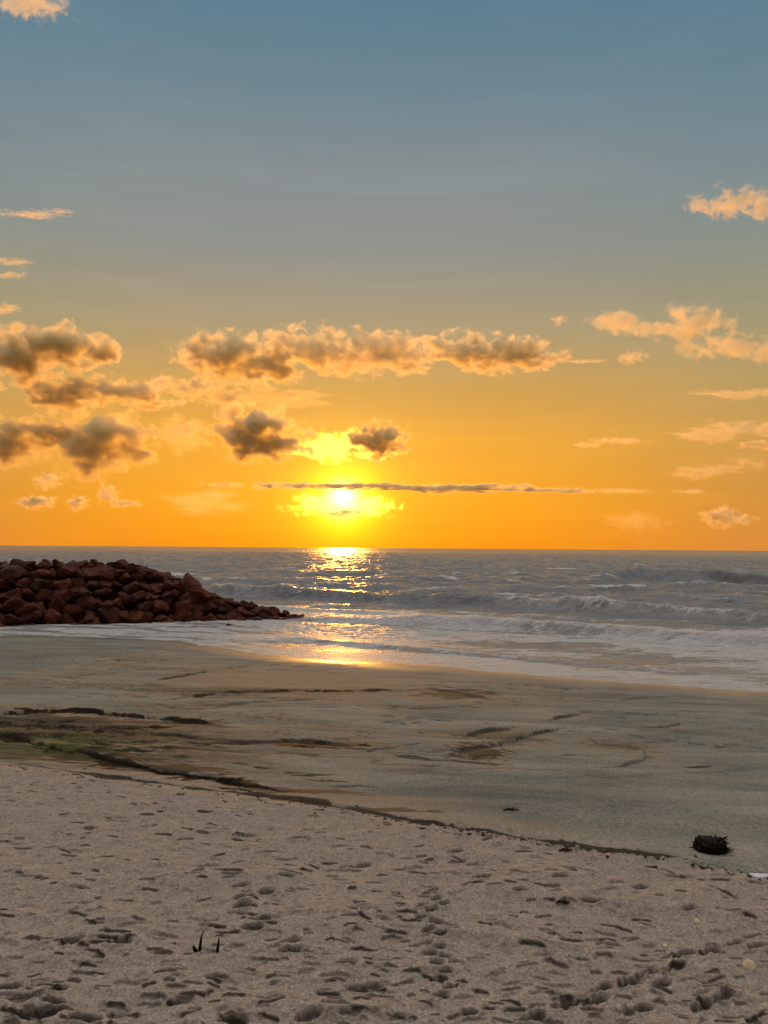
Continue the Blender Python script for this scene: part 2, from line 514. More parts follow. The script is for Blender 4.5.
# walked tracks
TR_A = [(427, 888), (433, 893), (424, 899), (436, 903), (421, 909), (432, 913), (443, 908), (422, 919), (436, 924), (428, 930), (441, 934), (425, 941), (438, 946), (430, 953), (444, 958), (436, 965), (446, 972), (438, 980), (450, 988), (441, 996), (470, 1014)]
TR_B = [(567, 1004), (604, 987), (632, 982), (650, 972), (676, 967), (686, 954), (712, 952), (598, 1000), (706, 1005), (728, 997), (738, 944), (760, 947), (536, 1018), (640, 1010)]
TR_C = [(240, 886), (285, 879), (265, 894), (243, 899), (242, 906), (237, 914), (262, 921), (252, 930), (290, 941), (290, 951), (345, 965), (370, 985), (298, 838), (248, 834), (210, 866), (362, 864), (148, 826), (358, 988), (10, 985), (55, 990), (25, 1002), (48, 1012), (15, 1018), (80, 1016), (310, 1016), (350, 1015), (235, 1020), (455, 852), (180, 1000), (120, 944), (70, 944), (520, 895), (480, 880), (590, 905), (690, 912), (735, 915), (640, 890), (560, 880), (660, 985)]
for px, py in TR_A:
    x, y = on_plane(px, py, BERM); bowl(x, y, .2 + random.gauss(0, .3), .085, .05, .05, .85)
for px, py in TR_B:
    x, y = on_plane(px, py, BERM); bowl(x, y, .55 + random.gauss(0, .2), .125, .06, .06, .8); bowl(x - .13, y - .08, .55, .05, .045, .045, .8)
for px, py in TR_C:
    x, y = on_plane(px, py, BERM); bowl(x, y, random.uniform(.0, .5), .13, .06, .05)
for px, py, l_, d_ in ((18, 998, .24, .07), (52, 1003, .18, .06), (30, 1016, .30, .09), (85, 1019, .22, .07), (5, 985, .2, .06), (120, 1010, .14, .05), (395, 1016, .14, .05), (235, 1018, .16, .05)):
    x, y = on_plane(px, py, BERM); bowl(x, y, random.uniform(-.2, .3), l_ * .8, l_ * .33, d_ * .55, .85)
# long low drift ridges
for pts, hgt in (([(440, 930), (480, 938), (520, 945), (570, 950), (610, 952)], .08), ([(470, 895), (540, 900), (610, 905), (700, 915), (768, 922)], .05),
                 ([(0, 955), (60, 950), (120, 946)], .04), ([(150, 985), (220, 990), (290, 990)], .045), ([(380, 1000), (440, 1004), (520, 1004)], .04), ([(300, 930), (360, 925), (400, 930)], .03)):
    P = np.array([on_plane(px, py, BERM) for px, py in pts])
    xs = np.linspace(P[0, 0], P[-1, 0], 40)
    m = (X > xs[0] - .5) & (X < xs[-1] + .5) & inview & (Y < 14)
    d = Y[m] - np.interp(X[m], P[:, 0], P[:, 1]) + .15 * fbm(X[m] * 1.5, Y[m] * 1.5, 3)
    f = sstep(xs[0] - .4, xs[0] + .8, X[m]) * sstep(xs[-1] + .4, xs[-1] - .8, X[m])
    Z[m] += hgt * f * np.where(d > 0, np.exp(-d / .7), np.exp(-(d / .16) ** 2))
# fine wind-blown roughness
Z += berm * inview * (.009 * fbm(X * 3, Y * 8, 4) + .004 * perlin(X * 19, Y * 30))
# prints on the firm lower sand
rows = [[(x_, y_) for x_, y_ in ((388, 716), (394, 721), (412, 717), (422, 722), (436, 719), (446, 720), (466, 706), (490, 723), (402, 724))],
        [(575, 731), (600, 733), (612, 730), (636, 737), (645, 731), (668, 741), (682, 738), (697, 744), (720, 747), (732, 745), (750, 741), (760, 748), (680, 732), (610, 741), (655, 742)],
        [(70 + 14 * i + random.uniform(-4, 4), 696 + random.uniform(-4, 4) - 1.0 * i * .3) for i in range(9)],
        [(150 + 10 * i + random.uniform(-4, 4), 705 + random.uniform(-4, 4)) for i in range(6)],
        [(570 + 13 * i + random.uniform(-4, 4), 718 + random.uniform(-6, 6)) for i in range(11)],
        [(30 + 22 * i + random.uniform(-6, 6), 688 + random.uniform(-6, 4)) for i in range(7)],
        [(400 + 9 * i + random.uniform(-3, 3), 709 + random.uniform(-3, 3)) for i in range(6)],
        [(384 + 32 * i + random.uniform(-9, 9), 704 + random.uniform(-5, 5)) for i in range(5)]]
for row in rows:
    for px, py in row:
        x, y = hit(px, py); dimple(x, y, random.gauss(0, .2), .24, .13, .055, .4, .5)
# crumbled sand along the ledge on the right
for i in range(260):
    px = random.uniform(430, 790)
    py = np.interp(px, [p[0] for p in SC], [p[1] for p in SC]) + random.gauss(-1, 5)
    x, y = on_plane(px, py, BERM)
    clod(x, y, random.uniform(.02, .06), random.uniform(.015, .045), random.uniform(1, 2), random.uniform(0, 3))

Zs = Z.copy()
mz = mound_z(X, Y)
rock = (mz > Z).astype(float)
Z = np.maximum(Z, mz)
wet_shade *= 1 - rock; brown *= 1 - rock; algae *= 1 - rock
damp = fore * (0.55 + .5 * fbm(X * .25, Y * .5, 4)).clip(0, 1)
nearw2 = sstep(5.0, 0.0, yw - Y + 1.6 * fbm(X * .3, Y * .25, 4))

berm_tone = np.maximum(sstep(.55, -.35, s_off + .7 * fbm(X * .9, Y * 1.3, 5)), .8 * sstep(2.2, -.2, s_off + .8 * fbm(X * .5, Y * .8, 4)) * sstep(4.5, -3, X))
nearw2 = nearw2 * (1 - rock)
EXTRA_GROUND = dict(wet_shade=wet_shade, brown=brown, algae=algae, berm=berm_tone, rock=rock, shore=nearw2, damp=damp)


def ground_z(x, y):
    r0 = math.hypot(x, y); a0 = math.atan2(x, y)
    i = int(np.clip(np.searchsorted(rr, r0), 1, len(rr) - 1)); j = int(np.clip(np.searchsorted(aa, a0), 1, len(aa) - 1))
    fi = (r0 - rr[i - 1]) / (rr[i] - rr[i - 1]); fj = (a0 - aa[j - 1]) / (aa[j] - aa[j - 1])
    return float((Z[i - 1, j - 1] * (1 - fi) + Z[i, j - 1] * fi) * (1 - fj) + (Z[i - 1, j] * (1 - fi) + Z[i, j] * fi) * fj)


# ------------------------------------------------------------------ sand material
def attr(t, n): return t.n('ShaderNodeAttribute', attribute_name=n).outputs['Fac']


def sand_material():
    m = bpy.data.materials.new('sand'); m.use_nodes = True
    t = NT(m.node_tree)
    p = t.n('ShaderNodeTexCoord').outputs['Object']
    a_wet_shade, a_brown, a_alg, a_berm, a_rock, a_shore, a_damp = [attr(t, k) for k in ('wet_shade', 'brown', 'algae', 'berm', 'rock', 'shore', 'damp')]
    n1 = t.noise(p, 1.1, 5, .6); n2 = t.noise(p, 75, 2, .6); n3 = t.noise(p, 9, 5, .65); n4 = t.noise(p, 30, 3, .6)
    dry = t.mix(t.math('MULTIPLY_ADD', n3, 1.6, -.3, True), (.205, .170, .142), (.365, .305, .25))
    speck = t.ramp(t.math('MULTIPLY_ADD', n4, .5, t.math('MULTIPLY', n2, .5)), [(.36, .38), (.45, .85), (.54, 1.0), (.62, 1.55)])
    dry = t.n('ShaderNodeMix', data_type='RGBA', blend_type='MULTIPLY', ins={0: 1.0, 6: dry, 7: speck}).outputs[2]
    vs = t.n('ShaderNodeVectorMath', operation='MULTIPLY', ins={0: p, 1: (.28, .9, 1)}).outputs[0]
    n5 = t.noise(vs, .8, 7, .62, .5)
    fine = t.mix(t.math('MULTIPLY_ADD', n5, 2.6, -.8, True), (.080, .095, .090), (.235, .226, .188))
    speck2 = t.ramp(t.math('MULTIPLY_ADD', t.noise(p, 14, 4, .7), .5, t.math('MULTIPLY', n4, .5)), [(.36, .42), (.5, 1.0), (.63, 1.45)])
    fine = t.n('ShaderNodeMix', data_type='RGBA', blend_type='MULTIPLY', ins={0: 1.0, 6: fine, 7: speck2}).outputs[2]
    c = t.mix(a_berm, fine, dry)
    bn = t.math('MULTIPLY', a_brown, t.math('MULTIPLY_ADD', n3, 1.5, .1, True))
    c = t.mix(t.math('MULTIPLY', bn, .85), c, (.255, .170, .098))
    c = t.mix(t.math('MULTIPLY', a_shore, .75), c, (.15, .115, .085))
    an = t.math('MULTIPLY', a_alg, t.ramp(t.noise(p, 5, 6, .7), [(.40, 0.0), (.58, 1.0)]))
    wn = t.math('MULTIPLY', a_wet_shade, t.math('MULTIPLY_ADD', n3, 1.2, .45, True), clamp=True)
    c = t.mix(wn, c, (.016, .010, .006))  # near-black for wet silt and for painted shade
    c = t.mix(t.math('MULTIPLY', an, .75), c, (.075, .098, .028))
    c = t.mix(a_rock, c, (.022, .0055, .002))
    b = t.math('ADD', t.math('MULTIPLY', n2, .4), t.math('MULTIPLY', n4, 1.0))
    bh = t.n('ShaderNodeBump', ins={'Strength': t.math('MULTIPLY_ADD', a_berm, .5, .22), 'Distance': .012, 'Height': b})
    rough = t.math('SUBTRACT', t.math('SUBTRACT', .95, t.math('MULTIPLY', a_shore, .68)), t.math('MULTIPLY', wn, .25))
    bs = t.n('ShaderNodeBsdfPrincipled', ins={'Base Color': c, 'Roughness': rough, 'Normal': bh.outputs[0], 'Specular IOR Level': t.math('MULTIPLY_ADD', a_shore, .3, t.math('MULTIPLY_ADD', t.math('MAXIMUM', wn, a_rock), -.17, .2))})
    t.n('ShaderNodeOutputMaterial', ins={0: bs.outputs[0]})
    return m


ground = build_sheet('sand_beach', X, Y, Z, EXTRA_GROUND, sand_material())
tag(ground, kind='structure')

# ------------------------------------------------------------------ sea
sr = np.concatenate([np.linspace(20, 30, 30)[:-1], 30 * 1.0042 ** np.arange(0, 840)])
sr = np.concatenate([sr, sr[-1] * 1.03 ** np.arange(1, 60), ])
sr = np.concatenate([sr, np.geomspace(sr[-1] * 1.2, 60000, 14)])
sa = np.radians(np.concatenate([np.linspace(-120, -33, 40)[:-1], np.arange(-33, 33.001, .08), np.linspace(33, 120, 40)[1:]]))
SX, SY = sheet(sr, sa, None)
SR = np.hypot(SX, SY)
off = SY - Ywl(SX)                       # metres out from the edge of the water
SZ = np.zeros_like(SX)
foam = np.zeros_like(SX); thick = np.zeros_like(SX)
grow = sstep(14, 70, off); farfade = np.exp(-SR / 1500.)
wx = SX + 5 * fbm(SX * .02, SY * .02, 2); wy = SY + 6 * fbm(SX * .018 + 9, SY * .03, 2)
for lam, amp, deg in ((46, .24, 8), (34, .20, -10), (25, .18, 17), (17, .24, -22), (12.5, .27, 4), (9, .27, -34), (7.2, .24, 30), (5.6, .20, 12), (4.4, .16, -18)):
    k = 2 * np.pi / lam; ph = RNG.uniform(0, 6.28)
    vis = np.exp(-SR * .0042 * 2.2 / lam * .5)
    s_ = np.sin(k * (wx * math.sin(R(deg)) + wy * math.cos(R(deg))) + ph)
    mod = .55 + .9 * np.abs(fbm(SX / (lam * 2.5) + ph * 7, SY / (lam * 1.6), 2))
    SZ += amp * vis * mod * (1 - (1 - np.clip(s_, -1, 1)) ** .8 * .9) * (grow * .9 + .10)
SZ += grow * (.25 * fbm(SX * .05, SY * .12, 4) + .42 * fbm(SX * .16, SY * .34, 6, .62)) * farfade
small = sstep(-1, 12, off)
SZ += (.02 + .09 * small) * fbm(SX * .6, SY * 1.4, 5, .6) * np.exp(-SR / 220)


rough_sea = SZ - .5 * (np.roll(SZ, 14, 0) + np.roll(SZ, -14, 0))
_band = (off > 50) & (off < 500) & (np.abs(SX) < SY * .7)
q0, q1 = np.quantile(rough_sea[_band], (.90, .985))
glint_caps = sstep(q0, q1, rough_sea) * sstep(30, 70, off) * np.exp(-SR / 700) * .8  # pale crest foam painted where the chop would glint


def breaker(pts, h, front, backw, fo, fback, breaking=1.0, amps=None, br=None):
    P = sorted(on_plane(px, py, 0.0) for px, py in pts)
    xs = np.array([p[0] for p in P]); yv = np.array([p[1] for p in P])
    m = (SX > xs[0] - 8) & (SX < xs[-1] + 8) & (off > -3) & (SR < 900)
    x = SX[m]; y = SY[m]
    o = RNG.uniform(0, 50)
    yc = np.interp(x, xs, yv) + .9 * fbm(x * .09 + o, x * 0 + o, 4) + .35 * perlin(x * .8 + o, x * 0)
    d = y - yc
    endf = sstep(xs[0] - 6, xs[0] + 4, x) * sstep(xs[-1] + 6, xs[-1] - 4, x)
    if amps is not None: endf = endf * np.interp(x, [on_plane(px, py, 0)[0] for px, py in pts], amps)
    hh = 1.0 * h * endf * (.85 + .5 * fbm(x * .22 + o, x * 0 - o, 4))
    if br is not None: breaking = np.interp(x, [on_plane(px, py, 0)[0] for px, py in pts], br)
    tumble = breaking * endf * sstep(-front * 2.6, -front * .2, d) * sstep(front * 1.5, 0, d)
    prof = np.where(d < 0, np.exp(-(np.abs(d) / front) ** 1.6), np.exp(-(d / backw) ** 2))
    SZ[m] = SZ[m] * (1 - .5 * prof * endf) + hh * prof + .16 * h * tumble * fbm(x * 1.7, y * 2.4, 4) - hh * .15 * np.exp(-((d + front * 2.8) / (front * 1.6)) ** 2)
    ff = np.where(d < 0, np.exp(-(np.abs(d) / (front * 1.5)) ** 2) * breaking * .8, np.exp(-d / fback) * fo * np.minimum(breaking * 1.2, 1)) * endf
    foam[m] = np.maximum(foam[m], ff)
    thick[m] = np.maximum(thick[m], tumble * fo)


# outer breaker: still a green face on the left, white on the right
breaker([(205, 593), (235, 596), (300, 598), (384, 603), (470, 606), (540, 610), (620, 614), (700, 619), (790, 626)], 1.35, 1.0, 6.0, .7, 5.0, .95,
        amps=[.8, 1.0, .95, .9, .9, 1, 1, .95, .9], br=[.8, .35, .12, .15, .35, .85, .9, .9, .9])
breaker([(210, 590), (222, 592), (236, 596)], .9, .9, 2.0, 1.0, 2.0, 1.0)
# bore rolling in front of it
breaker([(300, 619), (384, 622), (480, 626), (576, 633), (680, 640), (800, 648)], .72, .65, 5.0, .8, 6.0, 1.0, amps=[.3, .8, 1, 1, 1, 1])
breaker([(250, 608), (300, 611), (350, 615), (420, 618)], .35, .6, 3.0, .8, 4.0, 1.0)
# swash tongues
breaker([(300, 640), (384, 647), (480, 655), (600, 667), (700, 676), (800, 686)], .16, .35, 3.0, .5, 4.0, .8)
breaker([(380, 656), (450, 661), (540, 669), (640, 678), (720, 686), (800, 692)], .10, .25, 2.0, .5, 2.0, .8)
breaker([(-20, 631), (40, 629), (90, 630), (160, 634), (230, 640)], .22, .4, 2.5, .8, 3.0, 1.0)
# unbroken swells beyond
breaker([(590, 583), (640, 580), (700, 581), (800, 588)], 2.9, 3.5, 9.0, .0, 1, .12, amps=[.6, 1, .9, .8])
breaker([(380, 581), (430, 580), (500, 580)], 1.0, 4.0, 8.0, .1, 2, .25)
breaker([(500, 585), (540, 581), (570, 581)], 1.1, 4.0, 8.0, .05, 2, .2)
breaker([(240, 573), (330, 575), (420, 575)], .9, 4, 9, .1, 2, .15)
breaker([(370, 590), (430, 592), (480, 594)], .8, 2.5, 7, .2, 3, .4)
breaker([(480, 592), (530, 591), (580, 594)], .7, 2.5, 7, .2, 3, .4)
breaker([(640, 600), (700, 602), (790, 606)], .9, 2.5, 7, .3, 4, .5)
breaker([(200, 580), (260, 582), (330, 585)], .7, 2.5, 7, .3, 3, .4)

# foam cover: dense in the surf, streaky between the breakers, outermost streaks paint glints
zone = sstep(46, 22, off + 5 * fbm(SX * .05, SY * .05, 3)) * (.47 + .42 * fbm(off * .14 + 3, SX * .035, 4)) + sstep(80, 40, off) * .20 + sstep(170, 60, off) * sstep(-.1, .3, fbm(SX * .03, SY * .08, 4)) * .16
edge = np.exp(-(np.maximum(off, 0) / .9) ** 2)
zl = sstep(0, -14, SX) * sstep(20, 8, off) * .06
gi = np.interp(SR, rr, np.arange(len(rr))); gj = np.interp(np.arctan2(SX, SY), aa, np.arange(len(aa)))
GZ = Z[np.clip(np.round(gi).astype(int), 0, len(rr) - 1), np.clip(np.round(gj).astype(int), 0, len(aa) - 1)]
depth_w = SZ * sstep(-.5, 6, off) + .012 - GZ
edge = np.exp(-(np.clip(depth_w, 0, 9) / .055) ** 2) * sstep(9, 5, off)
foam = np.clip(np.maximum(np.maximum(foam, zone), glint_caps) + zl, 0, 1)
left_lee = sstep(-4, -11, SX) * sstep(22, 10, off)
foam = foam * (1 - left_lee) + left_lee * np.clip(.66 + .60 * fbm(SX * .22 + 4, off * .75, 4), .2, .98)
thick = thick * (1 - .6 * left_lee)
# run-up sheet follows the sand and thins out to nothing at the edge
SZ = SZ * sstep(-.5, 6, off) + .0 * SZ
SZ += .012
lift = sstep(120, 0, off)


def water_material():
    m = bpy.data.materials.new('sea_water'); m.use_nodes = True
    t = NT(m.node_tree)
    p = t.n('ShaderNodeTexCoord').outputs['Object']
    a_f, a_t, a_e, a_s = [attr(t, k) for k in ('foam', 'thick', 'edge', 'shallow')]
    v1 = t.n('ShaderNodeVectorMath', operation='MULTIPLY', ins={0: p, 1: (.8, 1.9, 1)}).outputs[0]
    v2 = t.n('ShaderNodeVectorMath', operation='MULTIPLY', ins={0: p, 1: (.30, 1.0, 1)}).outputs[0]
    lace = t.noise(v1, 1.1, 8, .66, .9)
    strk = t.noise(v2, .35, 7, .62, .6)
    both = t.math('ADD', t.math('MULTIPLY', lace, .42), t.math('MULTIPLY', strk, .58))
    thr = t.math('MULTIPLY_ADD', a_f, -.36, .70)
    fm = t.n('ShaderNodeMapRange', interpolation_type='SMOOTHSTEP', ins={0: t.math('SUBTRACT', both, thr), 1: -.015, 2: .05, 3: 0.0, 4: 1.0}).outputs[0]
    fm = t.math('MAXIMUM', fm, t.math('MULTIPLY', a_e, .85))  # whitened water's edge: foam, with the wet film's sky sheen painted in
    fm = t.math('MAXIMUM', fm, t.math('MULTIPLY', a_t, t.math('MULTIPLY_ADD', lace, 2.2, -.45, True)), clamp=True)
    w1 = t.noise(v1, .9, 6, .6, .3); w2 = t.noise(v2, 3.2, 6, .62, .3)
    h = t.math('ADD', t.math('MULTIPLY', w1, .45), t.math('MULTIPLY', w2, .12))
    w3 = t.noise(p, .16, 5, .6, .3)
    h = t.math('ADD', h, t.math('MULTIPLY', w3, t.math('MULTIPLY_ADD', a_s, -1.7, 1.9)))
    h = t.math('ADD', h, t.math('MULTIPLY', fm, .03))
    bump = t.n('ShaderNodeBump', ins={'Strength': .75, 'Distance': 1.0, 'Height': h})
    wc = t.mix(a_s, (.128, .136, .145), (.17, .168, .162))
    wat = t.n('ShaderNodeBsdfPrincipled', ins={'Base Color': wc, 'Roughness': t.math('MULTIPLY_ADD', a_s, .06, .28), 'IOR': 1.333, 'Normal': bump.outputs[0]})
    fb = t.n('ShaderNodeBump', ins={'Strength': 1.0, 'Distance': .9, 'Height': t.math('ADD', lace, t.math('MULTIPLY', t.noise(p, 5, 6, .7), .3))})
    foamc = t.n('ShaderNodeBsdfPrincipled', ins={'Base Color': (.80, .78, .77, 1), 'Roughness': .55, 'Normal': fb.outputs[0], 'Subsurface Weight': 0.0})
    mx = t.n('ShaderNodeMixShader', ins={0: t.math('MULTIPLY', fm, .9), 1: wat.outputs[0], 2: foamc.outputs[0]})
    t.n('ShaderNodeOutputMaterial', ins={0: mx.outputs[0]})
    return m


sea = build_sheet('sea_water', SX, SY, SZ, dict(foam=foam, thick=thick, edge=edge * sstep(-4, 2, SX + 8), shallow=sstep(45, 5, off)), water_material())
tag(sea, kind='structure')

# ------------------------------------------------------------------ breakwater boulders
def rock_material():
    m = bpy.data.materials.new('breakwater_rock'); m.use_nodes = True
    t = NT(m.node_tree)
    tcn = t.n('ShaderNodeTexCoord')
    p = tcn.outputs['Object']
    oi = t.n('ShaderNodeObjectInfo').outputs['Random']
    n1 = t.noise(p, 1.6, 6, .65, .4); n2 = t.noise(p, 9, 5, .7)
    c = t.mix(t.math('MULTIPLY_ADD', n1, 2.2, -.6, True), (.032, .0045, .0008), (.125, .023, .0035))
    c = t.mix(t.ramp(n2, [(.5, 0.0), (.68, .55)]), c, (.045, .018, .012))
    br = t.math('MULTIPLY_ADD', oi, .9, .55)
    c = t.n('ShaderNodeVectorMath', operation='SCALE', ins={0: c, 3: br}).outputs[0]
    bh = t.n('ShaderNodeBump', ins={'Strength': .9, 'Distance': .2, 'Height': t.math('ADD', n1, t.math('MULTIPLY', n2, .4))})
    bs = t.n('ShaderNodeBsdfPrincipled', ins={'Base Color': c, 'Roughness': .8, 'Normal': bh.outputs[0], 'Specular IOR Level': .3})
    t.n('ShaderNodeOutputMaterial', ins={0: bs.outputs[0]})
    return m


ROCK = rock_material()


def boulder_mesh(seed):
    rnd = random.Random(seed)
    bm = bmesh.new()
    for i in range(rnd.randint(13, 20)):
        v = Vector((rnd.gauss(0, 1), rnd.gauss(0, 1), rnd.gauss(0, 1))).normalized() * rnd.uniform(.85, 1.05)
        bm.verts.new((v.x * .62, v.y * .5, v.z * .42))
    r = bmesh.ops.convex_hull(bm, input=bm.verts)
    bmesh.ops.delete(bm, geom=[g_ for g_ in r['geom_interior'] if isinstance(g_, bmesh.types.BMVert)], context='VERTS')
    bmesh.ops.dissolve_limit(bm, angle_limit=.22, verts=bm.verts, edges=bm.edges)
    bmesh.ops.bevel(bm, geom=list(bm.edges), offset=.05, segments=3, affect='EDGES', profile=.6, clamp_overlap=True)
    bmesh.ops.triangulate(bm, faces=bm.faces)
    for _ in range(2):
        long = [e for e in bm.edges if e.calc_length() > .13]
        bmesh.ops.subdivide_edges(bm, edges=long, cuts=1, use_grid_fill=True)
        bmesh.ops.triangulate(bm, faces=[f for f in bm.faces if len(f.verts) > 3])
    bm.normal_update()
    o = Vector((seed * 3.1, 0, 0))
    for v in bm.verts:
        v.co += v.normal * (.06 * mnoise.fractal(v.co * 3 + o, 1, 2, 4) + .03 * mnoise.noise(v.co * 11 + o))
    me = bpy.data.meshes.new('boulder')
    bm.to_mesh(me); bm.free()
    me.polygons.foreach_set('use_smooth', np.ones(len(me.polygons), dtype=bool))
    me.materials.append(ROCK)
    return me


BMESHES = [boulder_mesh(s) for s in range(16)]
_ones = ['', 'first', 'second', 'third', 'fourth', 'fifth', 'sixth', 'seventh', 'eighth', 'ninth', 'tenth', 'eleventh', 'twelfth', 'thirteenth', 'fourteenth',
         'fifteenth', 'sixteenth', 'seventeenth', 'eighteenth', 'nineteenth']
ordn = _ones[1:]
for _t, _th in (('twenty', 'twentieth'), ('thirty', 'thirtieth'), ('forty', 'fortieth'), ('fifty', 'fiftieth')):
    ordn += [_th] + [_t + '-' + _ones[i] for i in range(1, 10)]


def put_boulder(x, y, z, s, label, flat=1.0):
    o = bpy.data.objects.new('boulder', random.choice(BMESHES))
    COL.objects.link(o)
    o.location = (x, y, z)
    o.rotation_euler = (random.gauss(0, .35), random.gauss(0, .35), random.uniform(0, 6.28))
    k = random.uniform(.85, 1.15)
    o.scale = (s * k, s / k, s * random.uniform(.8, 1.15) * flat)
    tag(o, label, 'boulder', 'boulders of the rock breakwater')
    return o


XT = JT[-1][0]
rowname = ['at the water line', 'in the second row above the water', 'in the third row above the water', 'in the fourth row above the water', 'in the fifth row above the water', 'in the row under the crest', 'in the crest row']
NROW = 7
for r_ in range(NROW):
    f = r_ / (NROW - 1)
    x = XT - .2 - r_ * .55
    k = 0
    while x > -39:
        top = float(jt(np.array(x)))
        hz = f * top
        s = random.choice((random.uniform(.9, 1.5), random.uniform(1.4, 2.2))) * (.66 + .38 * min(1, top / 3.0))
        if hz < r_ * .40 and 0 < r_ < NROW - 1:
            x -= .5; continue
        fy, cy = float(jf(np.array(x))), float(jc(np.array(x)))
        y = fy + (cy - fy) * f + random.gauss(0, .18)
        zz_ = hz - .42 * s * (1.0 if r_ == NROW - 1 else .5) + random.gauss(0, .12) + (.02 if r_ else -.05)
        if r_ == NROW - 1: zz_ = top - .36 * s + random.gauss(0, .05)
        tone = random.choice(['rust-brown', 'dark reddish-brown', 'dark brown'])
        put_boulder(x, y, zz_, s, f'angular {"large " if s > 2.0 else ""}breakwater boulder {rowname[r_]}, {ordn[k]} from the seaward tip')
        k += 1
        x -= s * random.uniform(.52, .68)
# the low end: rocks lying anyhow
for k in range(46):
    x = XT - .1 - 10.5 * (k / 46) ** 1.1
    fy, cy = float(jf(np.array(x))), float(jc(np.array(x)))
    f = random.uniform(0, 1.05)
    s = random.uniform(1.0, 1.7) * (.7 + .3 * min(1, float(jt(np.array(x))) / 2))
    put_boulder(x, fy + (cy - fy) * f, f * float(jt(np.array(x))) - .36 * s, s, f'breakwater boulder tumbled on the low seaward end, {ordn[k]} back from the tip')
# second line of crest boulders behind, seen over the first
x = XT - 9.0; k = 0
while x > -39:
    s = random.uniform(1.4, 2.1)
    y = float(jc(np.array(x))) + 1.9 + random.gauss(0, .2)
    put_boulder(x, y, float(jt(np.array(x))) - .42 * s + random.gauss(0, .04), s, f'breakwater boulder set back behind the crest row, {ordn[k]} from the seaward tip', .9)
    k += 1; x -= s * random.uniform(.8, 1.0)
# rocks that stand out
d = ray(191, 584); yk = float(jc(np.array(-16.))) ; put_boulder(d.x / d.y * 66.5, 66.5, CAM_Z + d.z / d.y * 66.5 - .1, 2.3, 'knob-shaped boulder standing proud on the descending seaward shoulder of the breakwater')
d = ray(200, 592); put_boulder(d.x / d.y * 66, 66, CAM_Z + d.z / d.y * 66 - .2, 2.0, 'boulder wedged directly under the knob-shaped one on the seaward shoulder')
x, y = on_plane(303.5, 617.5, .1); put_boulder(x, y, .05, .9, 'small lone rock awash just off the tip of the breakwater')
x, y = on_plane(229, 625.5, .0); put_boulder(x, y, .0, .55, 'small dark rock awash in foam below the middle of the breakwater')
x, y = on_plane(90, 623.5, .0); put_boulder(x, y - 1.0, .05, 1.0, 'low dark rock with foam breaking round it at the foot of the breakwater')
d = ray(56, 561.5); put_boulder(d.x / d.y * 64.3, 64.3, CAM_Z + d.z / d.y * 64.3, .75, 'small pointed rock perched on the level top of the breakwater')
d = ray(94, 561.5); put_boulder(d.x / d.y * 64.3, 64.3, CAM_Z + d.z / d.y * 64.3, .6, 'small rounded rock perched on the level crest, right of the pointed one')

# ------------------------------------------------------------------ washed-up things
def simple_mat(name, c1, c2, scale, rough=.7):
    m = bpy.data.materials.new(name); m.use_nodes = True
    t = NT(m.node_tree)
    p = t.n('ShaderNodeTexCoord').outputs['Object']
    n1 = t.noise(p, scale, 5, .65)
    c = t.mix(t.math('MULTIPLY_ADD', n1, 2.0, -.5, True), c1, c2)
    bh = t.n('ShaderNodeBump', ins={'Strength': .5, 'Distance': .01, 'Height': n1})
    bs = t.n('ShaderNodeBsdfPrincipled', ins={'Base Color': c, 'Roughness': rough, 'Normal': bh.outputs[0], 'Specular IOR Level': .12})
    t.n('ShaderNodeOutputMaterial', ins={0: bs.outputs[0]})
    return m


WOOD = simple_mat('blackened_wood', (.003, .003, .0025), (.010, .008, .006), 30)
SHELL = simple_mat('pale_shell', (.62, .48, .26), (.80, .68, .44), 60, .4)
WHITE = simple_mat('white_plastic', (.70, .72, .74), (.82, .82, .82), 20, .35)
WEED = simple_mat('dried_wrack', (.012, .010, .007), (.05, .035, .02), 40)


def tube(bm, pts, radii, seg=7):
    rings = []
    n = len(pts)
    for i, p in enumerate(pts):
        p = Vector(p)
        dv = (Vector(pts[min(i + 1, n - 1)]) - Vector(pts[max(i - 1, 0)])).normalized()
        u = dv.orthogonal().normalized(); v = dv.cross(u)
        rings.append([bm.verts.new(p + (u * math.cos(k / seg * 6.2832) + v * math.sin(k / seg * 6.2832)) * radii[i]) for k in range(seg)])
    for a, b in zip(rings, rings[1:]):
        for k in range(seg):
            bm.faces.new((a[k], a[(k + 1) % seg], b[(k + 1) % seg], b[k]))
    bm.faces.new(rings[0][::-1]); bm.faces.new(rings[-1])
    bmesh.ops.recalc_face_normals(bm, faces=bm.faces)


